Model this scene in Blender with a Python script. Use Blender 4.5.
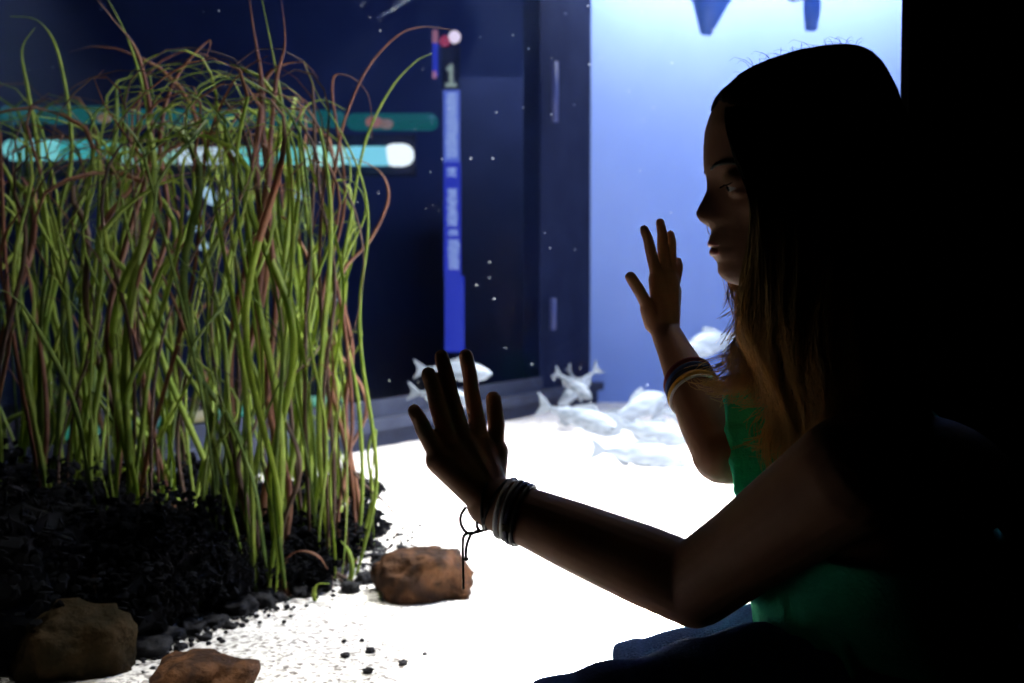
import bpy, bmesh, math, random
from mathutils import Vector, Matrix, noise
random.seed(7)
R = random.random
def U(a, b): return a + (b - a) * random.random()
S = bpy.context.scene
for o in list(bpy.data.objects): bpy.data.objects.remove(o)
COL = S.collection

# ------------------------------------------------------------ camera, light, exposure
F = 995.0
CAMZ = 0.60
PITCH = math.atan(41.5 / F)
cam_d = bpy.data.cameras.new('camera'); cam = bpy.data.objects.new('camera', cam_d); COL.objects.link(cam)
cam.location = (0, 0, CAMZ); cam.rotation_euler = (math.pi / 2 - PITCH, 0, 0)
cam_d.sensor_width = 36; cam_d.lens = F / 1024 * 36
cam_d.clip_start = 0.02; cam_d.clip_end = 60
cam_d.dof.use_dof = True; cam_d.dof.focus_distance = 1.15; cam_d.dof.aperture_fstop = 4.8
S.camera = cam
S.view_settings.view_transform = 'Standard'; S.view_settings.look = 'None'
S.view_settings.exposure = 0.0; S.view_settings.gamma = 1.0
S.view_settings.use_curve_mapping = False
w = bpy.data.worlds.new('world'); S.world = w; w.use_nodes = True
w.node_tree.nodes['Background'].inputs[0].default_value = (0.01, 0.012, 0.02, 1)
w.node_tree.nodes['Background'].inputs[1].default_value = 0.0

def area(name, loc, target, size, size_y, power, color, spread=180):
    d = bpy.data.lights.new(name, 'AREA'); d.shape = 'RECTANGLE'; d.size = size; d.size_y = size_y
    d.energy = power; d.color = color; d.spread = math.radians(spread)
    o = bpy.data.objects.new(name, d); COL.objects.link(o); o.location = loc
    o.rotation_euler = (Vector(target) - Vector(loc)).to_track_quat('-Z', 'Y').to_euler()
    return o
area('tank_lamp', (0.85, 3.2, 2.72), (0.75, 3.15, 0), 0.9, 0.7, 165, (1.0, 0.98, 0.96), 78)
area('plant_fill', (-0.35, 2.75, 2.72), (-0.45, 2.55, 0), 0.5, 0.4, 14, (1.0, 0.97, 0.88), 64)  # added unseen source to brighten the plants on the left
area('front_sand_fill', (-0.42, 1.20, 2.72), (-0.40, 1.17, 0), 0.14, 0.14, 2.0, (1.0, 0.93, 0.80), 21)  # added downlight: the sand bounces it up onto face and hair
area('centre_sand_fill', (0.21, 1.64, 2.72), (0.21, 1.66, 0), 0.08, 0.08, 75, (1.0, 0.95, 0.86), 16)  # made-up narrow beam, overdrives the sand to lift chest and hair
area('backdrop_top_lamp', (1.4, 5.42, 2.70), (1.4, 5.9, 1.9), 2.2, 0.15, 40, (0.95, 0.97, 1.0), 180)
area('backdrop_blue_fill', (1.45, 4.6, 2.7), (1.5, 6.0, 0.7), 1.6, 0.4, 7, (0.14, 0.30, 1.0), 150)  # unseen blue fill added for the backdrop's lower colour
area('far_wall_fill', (0.5, 5.9, 2.8), (0.3, 8.4, 1.6), 1.4, 0.4, 48, (0.42, 0.52, 1.0), 170)  # added bluish light that raises the navy far wall

# ------------------------------------------------------------ pixel helpers
CP, SP = math.cos(PITCH), math.sin(PITCH)
def ray(px, py):
    x = (px - 512) / F; v = (341.5 - py) / F
    # camera forward (0,CP,-SP), up (0,SP,CP)
    return Vector((x, CP + v * SP, -SP + v * CP))
def P(px, py, Y):
    r = ray(px, py); return Vector((0, 0, CAMZ)) + r * (Y / r.y)
def on_floor(px, py, z=0.0):
    r = ray(px, py); return Vector((0, 0, CAMZ)) + r * ((z - CAMZ) / r.z)
GA = math.radians(40)
G0 = Vector((-0.06, 1.06, 0)); GD = Vector((math.cos(GA), math.sin(GA), 0)); GN = Vector((-math.sin(GA), math.cos(GA), 0))
def on_glass(px, py, off):            # off = distance on the visitor side of the pane
    r = ray(px, py); c = Vector((0, 0, CAMZ)); g = G0 - GN * off
    t = (g - c).dot(GN) / r.dot(GN); return c + r * t

# ------------------------------------------------------------ generic builders
def link(o, parent=None):
    COL.objects.link(o)
    if parent is not None: o.parent = parent
    return o
def mesh_obj(name, bm, mats, parent=None, smooth=True):
    me = bpy.data.meshes.new(name); bm.normal_update(); bm.to_mesh(me); bm.free()
    for m in (mats if isinstance(mats, (list, tuple)) else [mats]): me.materials.append(m)
    if smooth:
        for p in me.polygons: p.use_smooth = True
    return link(bpy.data.objects.new(name, me), parent)
def empty(name, loc=(0, 0, 0), rz=0):
    o = bpy.data.objects.new(name, None); o.location = loc; o.rotation_euler = (0, 0, rz); o.empty_display_size = 0.05
    return link(o)
def tag(o, label=None, cat=None, group=None, kind=None):
    if label: o['label'] = label
    if cat: o['category'] = cat
    if group: o['group'] = group
    if kind: o['kind'] = kind
    return o
def frame_from(d, hint=Vector((0, 0, 1))):
    d = d.normalized()
    if abs(d.dot(hint)) > 0.98: hint = Vector((1, 0, 0))
    a = d.cross(hint).normalized(); b = a.cross(d).normalized()
    return a, b
def add_loft(bm, rings, cap=True, mat=0):
    vs = [[bm.verts.new(p) for p in r] for r in rings]; n = len(vs[0])
    for i in range(len(vs) - 1):
        for j in range(n):
            f = bm.faces.new((vs[i][j], vs[i][(j + 1) % n], vs[i + 1][(j + 1) % n], vs[i + 1][j])); f.material_index = mat
    if cap:
        for r, rev in ((vs[0], True), (vs[-1], False)):
            c = bm.verts.new(sum((v.co for v in r), Vector()) / n)
            for j in range(n):
                a, b = r[j], r[(j + 1) % n]
                f = bm.faces.new((b, a, c) if rev else (a, b, c)); f.material_index = mat
def add_capsule(bm, p0, p1, r0, r1, n=14, flat=1.0, axis=None):
    """tapered capsule with round ends; flat scales the radius along 'axis'"""
    d = p1 - p0; L = d.length
    if L < 1e-6: d = Vector((0, 0, 1))
    d = d.normalized()
    if axis is not None:
        b = (axis - d * axis.dot(d)).normalized(); a = d.cross(b).normalized()
    else: a, b = frame_from(d)
    rings = []
    def ring(c, r): return [c + (a * math.cos(t) + b * math.sin(t) * flat) * r for t in (2 * math.pi * k / n for k in range(n))]
    for k in range(1, 5):
        t = math.pi / 2 * k / 4; rings.append(ring(p0 - d * r0 * math.cos(t), r0 * math.sin(t)))
    m = max(2, int(L / 0.02))
    for k in range(1, m): rings.append(ring(p0.lerp(p1, k / m), r0 + (r1 - r0) * k / m))
    for k in range(4, 0, -1):
        t = math.pi / 2 * k / 4; rings.append(ring(p1 + d * r1 * math.cos(t), r1 * math.sin(t)))
    add_loft(bm, rings)
def add_chain(bm, pts, rad, **kw):
    for i in range(len(pts) - 1): add_capsule(bm, pts[i], pts[i + 1], rad[i], rad[i + 1], **kw)
def add_tube(bm, pts, rad, n=6, mat=0, cap=True):
    rings = []; hint = Vector((0.13, 0.31, 0.94))
    for i, p in enumerate(pts):
        d = (pts[min(i + 1, len(pts) - 1)] - pts[max(i - 1, 0)])
        if d.length < 1e-7: d = Vector((0, 0, 1))
        a, b = frame_from(d, hint); r = rad[i] if isinstance(rad, (list, tuple)) else rad
        rings.append([p + (a * math.cos(2 * math.pi * k / n) + b * math.sin(2 * math.pi * k / n)) * r for k in range(n)])
    add_loft(bm, rings, cap, mat)
def add_ellipsoid(bm, c, ax, ay, az, M=None, nu=24, nv=14):
    rings = []
    for i in range(1, nv):
        t = math.pi * i / nv
        ring = []
        for j in range(nu):
            p = 2 * math.pi * j / nu
            v = Vector((ax * math.sin(t) * math.cos(p), ay * math.sin(t) * math.sin(p), az * math.cos(t)))
            ring.append(c + (M @ v if M else v))
        rings.append(ring)
    add_loft(bm, rings[::-1])
def add_box(bm, lo, hi, M=None, mat=0):
    vs = []
    for z in (lo[2], hi[2]):
        for x, y in ((lo[0], lo[1]), (hi[0], lo[1]), (hi[0], hi[1]), (lo[0], hi[1])):
            v = Vector((x, y, z)); vs.append(bm.verts.new(M @ v if M else v))
    for f in ((3, 2, 1, 0), (4, 5, 6, 7), (0, 1, 5, 4), (1, 2, 6, 5), (2, 3, 7, 6), (3, 0, 4, 7)):
        q = bm.faces.new([vs[i] for i in f]); q.material_index = mat
def wall_box(bm, a, b, z0, z1, th, mat=0):
    """upright slab from a to b, thickness on the right-hand side (towards -normal)"""
    a = Vector((a[0], a[1], 0)); b = Vector((b[0], b[1], 0)); d = (b - a).normalized(); n = Vector((d.y, -d.x, 0))
    M = Matrix(((d.x, n.x, 0, a.x), (d.y, n.y, 0, a.y), (0, 0, 1, 0), (0, 0, 0, 1)))
    add_box(bm, (0, min(0, th), z0), ((b - a).length, max(0, th), z1), M, mat)
def smooth_pts(pts, k=6):
    """Catmull-Rom"""
    out = []; n = len(pts)
    for i in range(n - 1):
        p0, p1, p2, p3 = pts[max(i - 1, 0)], pts[i], pts[i + 1], pts[min(i + 2, n - 1)]
        for s in range(k):
            t = s / k
            out.append(0.5 * ((2 * p1) + (p2 - p0) * t + (2 * p0 - 5 * p1 + 4 * p2 - p3) * t * t + (3 * p1 - p0 - 3 * p2 + p3) * t ** 3))
    out.append(pts[-1].copy()); return out
def interp(tab, x):
    if x <= tab[0][0]: return tab[0][1]
    for i in range(len(tab) - 1):
        a, b = tab[i], tab[i + 1]
        if x <= b[0]:
            t = (x - a[0]) / (b[0] - a[0]); t = t * t * (3 - 2 * t) * 0.35 + t * 0.65
            return a[1] + (b[1] - a[1]) * t
    return tab[-1][1]
def remesh(o, voxel, it=4, fac=0.5):
    m = o.modifiers.new('join', 'REMESH'); m.mode = 'VOXEL'; m.voxel_size = voxel; m.use_smooth_shade = True
    s = o.modifiers.new('soften', 'SMOOTH'); s.factor = fac; s.iterations = it

# ------------------------------------------------------------ materials
def mat(name, color, rough=0.6, c2=None, scale=20, bump=0.0, bscale=None, metal=0, spec=0.5, trans=0.0, detail=6, lo=0.35, hi=0.65, stretch=None):
    m = bpy.data.materials.new(name); m.use_nodes = True; nt = m.node_tree; N = nt.nodes; L = nt.links
    b = N['Principled BSDF']; b.inputs['Roughness'].default_value = rough; b.inputs['Metallic'].default_value = metal
    b.inputs['Specular IOR Level'].default_value = spec
    b.inputs['Base Color'].default_value = (*color, 1)
    tc = N.new('ShaderNodeTexCoord'); mp = N.new('ShaderNodeMapping'); L.new(tc.outputs['Object'], mp.inputs[0])
    if stretch: mp.inputs['Scale'].default_value = stretch
    if c2:
        n = N.new('ShaderNodeTexNoise'); n.inputs['Scale'].default_value = scale; n.inputs['Detail'].default_value = detail
        L.new(mp.outputs[0], n.inputs['Vector'])
        r = N.new('ShaderNodeValToRGB'); r.color_ramp.elements[0].position = lo; r.color_ramp.elements[1].position = hi
        r.color_ramp.elements[0].color = (*color, 1); r.color_ramp.elements[1].color = (*c2, 1)
        L.new(n.outputs['Fac'], r.inputs[0]); L.new(r.outputs[0], b.inputs['Base Color']); colsock = r.outputs[0]
    else: colsock = None
    if bump:
        n2 = N.new('ShaderNodeTexNoise'); n2.inputs['Scale'].default_value = bscale or scale * 2; n2.inputs['Detail'].default_value = 8
        L.new(mp.outputs[0], n2.inputs['Vector'])
        bp = N.new('ShaderNodeBump'); bp.inputs['Strength'].default_value = bump; bp.inputs['Distance'].default_value = 0.01
        L.new(n2.outputs['Fac'], bp.inputs['Height']); L.new(bp.outputs[0], b.inputs['Normal'])
    if trans:
        t = N.new('ShaderNodeBsdfTranslucent'); t.inputs[0].default_value = (*color, 1)
        if colsock: L.new(colsock, t.inputs[0])
        mx = N.new('ShaderNodeMixShader'); mx.inputs[0].default_value = trans
        L.new(b.outputs[0], mx.inputs[1]); L.new(t.outputs[0], mx.inputs[2]); L.new(mx.outputs[0], N['Material Output'].inputs[0])
    return m
def emit(name, color, strength):
    m = bpy.data.materials.new(name); m.use_nodes = True; N = m.node_tree.nodes
    b = N['Principled BSDF']; b.inputs['Base Color'].default_value = (0, 0, 0, 1)
    b.inputs['Emission Color'].default_value = (*color, 1); b.inputs['Emission Strength'].default_value = strength
    return m
def glass_mat(name, tint, refl=0.04, graze=0.5):
    m = bpy.data.materials.new(name); m.use_nodes = True; nt = m.node_tree; N = nt.nodes; L = nt.links
    N.remove(N['Principled BSDF'])
    t = N.new('ShaderNodeBsdfTransparent'); t.inputs[0].default_value = (*tint, 1)
    g = N.new('ShaderNodeBsdfGlossy'); g.inputs['Roughness'].default_value = 0.02
    lw = N.new('ShaderNodeLayerWeight'); lw.inputs[0].default_value = 0.5
    pw = N.new('ShaderNodeMath'); pw.operation = 'POWER'; pw.inputs[1].default_value = 5.0; L.new(lw.outputs['Facing'], pw.inputs[0])
    ml = N.new('ShaderNodeMath'); ml.operation = 'MULTIPLY_ADD'; ml.inputs[1].default_value = graze; ml.inputs[2].default_value = refl * 0.3; L.new(pw.outputs[0], ml.inputs[0])
    mx = N.new('ShaderNodeMixShader'); L.new(ml.outputs[0], mx.inputs[0]); L.new(t.outputs[0], mx.inputs[1]); L.new(g.outputs[0], mx.inputs[2])
    L.new(mx.outputs[0], N['Material Output'].inputs[0]); return m
M_hall = mat('dark_hall_paint', (0.002, 0.002, 0.003), 0.9, (0.004, 0.004, 0.005), 8, spec=0.03)
M_floor = mat('dark_carpet', (0.01, 0.01, 0.013), 0.95, (0.016, 0.016, 0.02), 120)
M_back = mat('blue_backdrop', (0.25, 0.36, 0.70), 0.8, (0.28, 0.39, 0.73), 1.5, spec=0.1)
M_navy = mat('navy_wall', (0.030, 0.044, 0.12), 0.8, (0.042, 0.058, 0.14), 1.2)
M_post = mat('navy_post', (0.008, 0.012, 0.034), 0.9, (0.012, 0.017, 0.044), 6, spec=0.1)
M_sill = mat('grey_sill', (0.018, 0.024, 0.05), 0.9, (0.03, 0.038, 0.07), 12, 0.2)
M_skin = mat('skin', (0.34, 0.17, 0.105), 0.6, (0.29, 0.14, 0.085), 25, 0.05, 200, spec=0.25)
M_lip = mat('lips', (0.42, 0.12, 0.10), 0.4)
M_green = mat('green_jersey', (0.07, 0.75, 0.45), 0.9, (0.06, 0.65, 0.38), 60, 0.3, 300, spec=0.1)
M_denim = mat('blue_denim', (0.035, 0.07, 0.20), 0.9, (0.06, 0.11, 0.28), 300, 0.4, 350, spec=0.1)
M_rock = mat('brown_rock', (0.022, 0.010, 0.006), 0.75, (0.075, 0.033, 0.015), 30, 1.0, 55, spec=0.1, lo=.42, hi=.62)
M_rock2 = mat('olive_rock', (0.012, 0.009, 0.004), 0.8, (0.026, 0.016, 0.007), 26, 1.0, 50, spec=0.05)
M_black = mat('black_moss', (0.002, 0.0022, 0.003), 0.9, (0.005, 0.0055, 0.008), 40, spec=0.05)
M_stone = mat('black_stone', (0.006, 0.006, 0.009), 0.8, (0.016, 0.016, 0.02), 60, 0.4, 100, spec=0.2)
M_fish = mat('silver_fish', (0.11, 0.135, 0.175), 0.45, (0.24, 0.28, 0.34), 14, 0.1, 120, spec=0.4, stretch=(0.6, 3, 4))
M_fin = mat('pale_fin', (0.26, 0.3, 0.36), 0.5, trans=0.35)
M_eye = mat('dark_eye', (0.01, 0.01, 0.012), 0.1)
M_white_eye = mat('eye_white', (0.35, 0.32, 0.30), 0.3)

# sand: pale crushed-coral grains
M_sand = bpy.data.materials.new('white_sand'); M_sand.use_nodes = True
nt = M_sand.node_tree; N = nt.nodes; L = nt.links; b = N['Principled BSDF']; b.inputs['Roughness'].default_value = 0.9; b.inputs['Specular IOR Level'].default_value = 0.2
tc = N.new('ShaderNodeTexCoord'); v = N.new('ShaderNodeTexVoronoi'); v.inputs['Scale'].default_value = 150
L.new(tc.outputs['Object'], v.inputs['Vector'])
r = N.new('ShaderNodeValToRGB'); r.color_ramp.elements[0].color = (0.16, 0.14, 0.135, 1); r.color_ramp.elements[1].color = (0.84, 0.81, 0.79, 1); r.color_ramp.elements[1].position = 0.5
sx = N.new('ShaderNodeSeparateColor'); L.new(v.outputs['Color'], sx.inputs[0]); L.new(sx.outputs[0], r.inputs[0]); L.new(r.outputs[0], b.inputs['Base Color'])
bp = N.new('ShaderNodeBump'); bp.inputs['Strength'].default_value = 0.7; bp.inputs['Distance'].default_value = 0.006
n2 = N.new('ShaderNodeTexNoise'); n2.inputs['Scale'].default_value = 90; n2.inputs['Detail'].default_value = 6; L.new(tc.outputs['Object'], n2.inputs['Vector'])
L.new(n2.outputs['Fac'], bp.inputs['Height']); L.new(bp.outputs[0], b.inputs['Normal'])

# hair: golden brown at the tips, dark at the roots with shade put in (attribute stored along each strand)
M_hair = bpy.data.materials.new('ombre_shaded_hair'); M_hair.use_nodes = True
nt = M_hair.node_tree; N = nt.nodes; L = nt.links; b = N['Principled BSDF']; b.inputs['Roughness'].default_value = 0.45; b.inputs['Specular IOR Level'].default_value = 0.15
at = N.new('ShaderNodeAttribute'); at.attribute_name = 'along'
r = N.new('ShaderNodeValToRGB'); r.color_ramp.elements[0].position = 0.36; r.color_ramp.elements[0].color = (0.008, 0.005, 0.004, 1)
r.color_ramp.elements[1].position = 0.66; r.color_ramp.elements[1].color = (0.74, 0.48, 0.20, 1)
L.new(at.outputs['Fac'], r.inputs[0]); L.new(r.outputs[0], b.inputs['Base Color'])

# ------------------------------------------------------------ setting
TA = G0 + GD * -0.95; TB = G0 + GD * 0.935; TB2 = G0 + GD * 1.02
E_ = Vector((-1.97, 1.656, 0)); D_ = Vector((0.46, 5.86, 0)); C_ = Vector((2.75, 5.86, 0))
PL = Vector((0.148, 5.31, 0))           # where the corner post starts
ZT = 3.7
def struct(name, bm, m, smooth=False): return tag(mesh_obj(name, bm, m, None, smooth), kind='structure')

bm = bmesh.new(); NU, NV = 180, 180; grid = []
for i in range(NU + 1):
    u = i / NU; f = TA.lerp(TB2, u); bk = E_.lerp(D_, u / 0.6) if u < 0.6 else D_.lerp(C_, (u - 0.6) / 0.4)
    row = []
    for j in range(NV + 1):
        p = f.lerp(bk, (j / NV) ** 1.5)
        z = 0.012 * noise.noise(p * 2.2) + 0.005 * noise.noise(p * 9)
        row.append(bm.verts.new((p.x, p.y, z)))
    grid.append(row)
for i in range(NU):
    for j in range(NV): bm.faces.new((grid[i][j], grid[i + 1][j], grid[i + 1][j + 1], grid[i][j + 1]))
sand = mesh_obj('sand', bm, M_sand); tag(sand, 'bright white coarse sand covering the aquarium bed', 'sand', kind='stuff')

bm = bmesh.new(); add_box(bm, (-5, -3, -0.42), (6, 9, -0.30)); struct('floor', bm, M_floor)
bm = bmesh.new(); add_box(bm, (-5, -3, ZT), (6, 9, ZT + 0.1)); struct('ceiling', bm, M_hall)
bm = bmesh.new(); add_box(bm, (-5.1, -3, -0.3), (-5, 9, ZT)); struct('wall_left', bm, M_hall)
bm = bmesh.new(); add_box(bm, (6, -3, -0.3), (6.1, 9, ZT)); struct('wall_right', bm, M_hall)
bm = bmesh.new(); add_box(bm, (-5, -3.1, -0.3), (6, -3, ZT)); struct('wall_rear', bm, M_hall)
bm = bmesh.new(); add_box(bm, (-5, 8.5, -0.3), (6, 8.6, ZT)); struct('wall_far', bm, M_navy)
# wall beside the tank (black to the right of the glass), added light-blocking header above it and plinth below it
bm = bmesh.new(); wall_box(bm, TB, G0 + GD * 6.2, -0.3, ZT, -0.015); wall_box(bm, TA - GD * 2.4, TA, -0.3, ZT, 0.10)
wall_box(bm, TA, TB, 1.14, ZT, -0.10); wall_box(bm, TA, TB, -0.3, 0.02, 0.10)
struct('wall_tank_front', bm, M_hall)
bm = bmesh.new(); wall_box(bm, TA, TB, 0.02, 1.14, -0.02); struct('window_1', bm, glass_mat('acrylic', (0.97, 0.985, 0.98)))
bm = bmesh.new(); wall_box(bm, (.90, 1.99), (3.0, 5.86), 0, ZT, 0.08); struct('wall_tank_right', bm, M_back)
bm = bmesh.new(); add_box(bm, (D_.x, 5.86, -0.1), (3.1, 5.95, ZT)); struct('wall_backdrop', bm, M_back)
bm = bmesh.new(); wall_box(bm, E_, TA, -0.1, ZT, 0.08); struct('wall_tank_left', bm, M_hall)
bm = bmesh.new(); wall_box(bm, E_, PL, 0.17, ZT, -0.02); struct('window_2', bm, glass_mat('far_acrylic', (0.80, 0.86, 0.96), 0.02, 0.05))
bm = bmesh.new(); wall_box(bm, PL, D_, -0.1, ZT, -0.10); struct('wall_post', bm, M_post)
# stepped sill under the far window
bm = bmesh.new(); wall_box(bm, E_, D_, -0.3, 0.075, 0.05); wall_box(bm, E_, D_, 0.075, 0.12, 0.09); wall_box(bm, E_, PL, 0.12, 0.19, 0.02)
wall_box(bm, E_, PL, -0.3, 0.17, -0.06)
struct('trim_1', bm, M_sill)
# dark panels in the far hall seen through the far window
bm = bmesh.new(); add_box(bm, (-0.42, 7.0, -0.3), (0.35, 7.1, 2.05)); add_box(bm, (-0.42, 7.0, 2.05), (0.35, 7.1, 2.15))
tag(mesh_obj('display_panel', bm, mat('dark_panel', (0.02, 0.024, 0.05), 0.7, (0.03, 0.035, 0.07), 3), smooth=False),
    'tall dark rectangular panel beyond the far window, right of the blue banner', 'panel')
# ------------------------------------------------------------ lit things and built glass reflections beyond the far window
def PB(px, py, Y=5.2): return P(px, py, Y)
def slab(bm, x0, y0, x1, y1, Y, th=0.03, mat=0):
    a = P(x0, y1, Y); b_ = P(x1, y0, Y)
    add_box(bm, (a.x, Y, a.z), (b_.x, Y + th, b_.z), None, mat)
E_blue = emit('sign_blue_glow', (0.035, 0.055, 0.62), 0.75); E_pale = emit('sign_pale_glow', (0.16, 0.22, 0.75), 0.8)
E_text = emit('sign_text_glow', (0.55, 0.65, 0.95), 0.85); E_dark = mat('sign_black', (0.01, 0.012, 0.03), 0.6)
ban = empty('banner', P(454, 350, 5.2)); tag(ban, 'narrow upright glowing blue banner with a pale 1 and stacked lettering beyond the far window', 'sign')
def pchild(name, bm, m, parent, smooth=False):
    for v in bm.verts: v.co -= parent.location
    return mesh_obj(name, bm, m, parent, smooth)
bm = bmesh.new(); slab(bm, 443.5, 90, 459.5, 162, 5.2, mat=0); pchild('upper_panel', bm, E_pale, ban)
bm = bmesh.new(); slab(bm, 444, 162, 460.5, 276, 5.2); pchild('middle_panel', bm, E_blue, ban)
bm = bmesh.new(); slab(bm, 445, 276, 464, 352, 5.2); pchild('lower_panel', bm, E_blue, ban)
bm = bmesh.new(); slab(bm, 442, 46, 460, 90, 5.21); pchild('top_panel', bm, E_dark, ban)
rr = random.Random(3)
for (ya, yb, xa, xb) in ((93, 158, 446, 457.5), (168, 172, 446.5, 457), (173, 177, 446.5, 457), (189, 226, 447, 457.5), (230, 236, 448, 458), (240, 269, 448, 459.5)):
    y = ya; bm = bmesh.new()
    while y < yb:
        h = rr.uniform(0.9, 1.5); o1 = rr.uniform(0, 1.5); o2 = rr.uniform(0, 1.5)
        slab(bm, xa + o1, y, xb - o2, y + h, 5.197, 0.004)
        if rr.random() < 0.7: xx = rr.choice((xa + o1, xb - o2 - 1.6, (xa + xb) / 2)); slab(bm, xx, y, xx + 1.6, y + h + 1.0, 5.197, 0.004)
        y += h + rr.uniform(0.8, 1.3)
    pchild('lettering', bm, E_text, ban)
bm = bmesh.new()   # the figure 1
slab(bm, 449.3, 64, 452.8, 85, 5.19, 0.01); slab(bm, 445.5, 83, 456.5, 86.5, 5.19, 0.01); slab(bm, 446.5, 67, 450, 70, 5.19, 0.01)
pchild('numeral', bm, emit('numeral_glow', (0.50, 0.55, 0.42), 0.7), ban)
def lamp_ball(name, px, py, Y, r, m, label, cat):
    t = empty(name, P(px, py, Y)); tag(t, label, cat)
    bm = bmesh.new(); add_ellipsoid(bm, Vector((0, 0, 0)), r, r, r, nu=16, nv=10); mesh_obj('bulb', bm, m, t)
    bm = bmesh.new(); add_tube(bm, [Vector((0, r * 0.8, 0)), Vector((0, r * 2.2, 0))], [r * 0.7, r * 0.9], 12); mesh_obj('socket', bm, E_dark, t)
lamp_ball('spotlight', 454.5, 37, 5.2, 0.032, emit('white_pink_glow', (1, 0.75, 0.8), 1.3), 'small round white and pink spotlight above the blue banner', 'light')
lamp_ball('warning_light', 445, 41, 5.2, 0.028, emit('red_glow', (0.55, 0.06, 0.12), 0.8), 'small dim red light left of the white spotlight above the banner', 'light')
t = empty('light_strip', P(435, 75, 5.2)); tag(t, 'short upright blue light strip with pink ends left of the banner top', 'light')
bm = bmesh.new(); slab(bm, 432.5, 43, 437.5, 75, 5.2); pchild('diffuser', bm, E_blue, t)
bm = bmesh.new(); slab(bm, 432.5, 30, 437.5, 43, 5.2); pchild('end_cap', bm, emit('pink_glow', (0.8, 0.3, 0.4), 0.5), t)
bm = bmesh.new(); slab(bm, 432.5, 71, 436, 77, 5.19); pchild('end_cap', bm, emit('pink_glow_low', (0.8, 0.3, 0.45), 0.6), t)

# reflection of hall lights in the glass, built as glowing coloured tubes
fx = empty('reflection_streak', P(210, 155, 6.2)); tag(fx, 'long horizontal cyan white streak of hall reflection built behind the water plants', 'light')
bm = bmesh.new(); a = P(4, 170, 6.2); c = P(415, 166, 6.2); add_box(bm, (a.x, 6.24, a.z - 0.03), (c.x, 6.3, c.z + 0.2)); pchild('streak_backing', bm, E_dark, fx)
for (x0, x1, r0, colr, st) in ((8, 60, 0.066, (0.30, 0.85, 0.72), 0.9), (62, 118, 0.058, (0.10, 0.70, 0.60), 0.7), (120, 176, 0.05, (0.45, 0.80, 0.55), 0.8), (178, 238, 0.052, (0.9, 1.0, 0.95), 1.0),
                               (240, 300, 0.056, (0.25, 0.85, 0.70), 0.9), (302, 345, 0.062, (0.55, 1.0, 0.75), 1.1), (347, 392, 0.060, (0.30, 0.80, 0.85), 1.1)):
    bm = bmesh.new(); add_capsule(bm, P(x0 + 6, 156 if x0 > 100 else 150, 6.2), P(x1 - 6, 156 if x0 > 100 else 150, 6.2), r0, r0, 16)
    pchild('tube', bm, emit('tube_glow', colr, st), fx, True)
bm = bmesh.new(); add_capsule(bm, P(394, 155, 6.2), P(403, 155, 6.2), 0.07, 0.07, 16); pchild('bright_tube_end', bm, emit('tube_end_glow', (1, 0.98, 0.9), 1.6), fx, True)
# dim teal reflection band above it, built as glowing tubes, and the red sparks on it
fx = empty('teal_reflection', P(300, 118, 6.25)); tag(fx, 'dim teal glowing band of hall reflection above the long cyan streak', 'light')
for (x0, x1, y0, y1, c_, s_) in ((0, 110, 106, 124, (0.02, 0.30, 0.25), 0.35), (112, 250, 108, 128, (0.03, 0.30, 0.26), 0.4), (252, 345, 110, 128, (0.02, 0.26, 0.24), 0.4), (347, 438, 110, 134, (0.02, 0.26, 0.26), 0.4)):
    bm = bmesh.new(); add_capsule(bm, P(x0 + 8, (y0 + y1) / 2, 6.45), P(x1 - 8, (y0 + y1) / 2, 6.45), 0.055, 0.055, 14); pchild('tube', bm, emit('teal_glow', c_, s_), fx, True)
for (px, py, r_, c_) in ((374, 122, 0.035, (0.7, 0.25, 0.2)), (386, 124, 0.03, (0.5, 0.3, 0.25)), (104, 118, 0.03, (0.5, 0.3, 0.15)), (196, 124, 0.03, (0.5, 0.45, 0.2))):
    bm = bmesh.new(); add_ellipsoid(bm, P(px, py, 6.1), r_ * 1.5, r_, r_, nu=14, nv=8); pchild('coloured_glow', bm, emit('spark_glow', c_, 0.55), fx, True)
# bright white dots between the leaves, built as glowing blobs (about 190-260, 185-245)
for i, (px, py, w_) in enumerate(((203, 192, 10), (214, 200, 9), (196, 214, 8), (222, 193, 6), (197, 228, 6), (296, 194, 11), (203, 246, 7))):
    bm = bmesh.new(); add_ellipsoid(bm, Vector((0, 0, 0)), w_ / F * 6, 0.02, w_ / F * 3.6, nu=14, nv=8)
    o = mesh_obj('glow_dot', bm, emit('cool_white_glow', (0.65, 0.85, 0.9), 0.9)); o.location = P(px, py, 6.3)
    tag(o, 'small blurred cool white spot of light shining between the tall water plants', 'light', 'white spots of light behind the plants')
# green glowing segments in a row on the far window sill
ls = empty('sill_glow', (E_.x, E_.y, 0.19)); tag(ls, 'dim green and amber glowing patches along the far window sill behind the plants', 'light')
dl = (D_ - E_); dn = dl.normalized()
for (px0, px1, c_, s_) in ((68, 98, (0.03, 0.4, 0.25), 0.35), (130, 160, (0.03, 0.35, 0.25), 0.3), (190, 214, (0.6, 0.5, 0.25), 0.6), (216, 252, (0.06, 0.5, 0.3), 0.6), (316, 344, (0.2, 0.65, 0.4), 0.7)):
    q = []
    for px in (px0, px1):
        rx = ray(px, 300); k = (E_.y * rx.x / rx.y - E_.x) / (dl.x - dl.y * rx.x / rx.y); q.append(E_ + dl * k + Vector((0, 0, 0.212)) - Vector((dn.y, -dn.x, 0)) * 0.03)
    bm = bmesh.new(); add_capsule(bm, q[0], q[1], 0.02, 0.02, 10); pchild('segment', bm, emit('strip_glow', c_, s_), ls, True)
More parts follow.
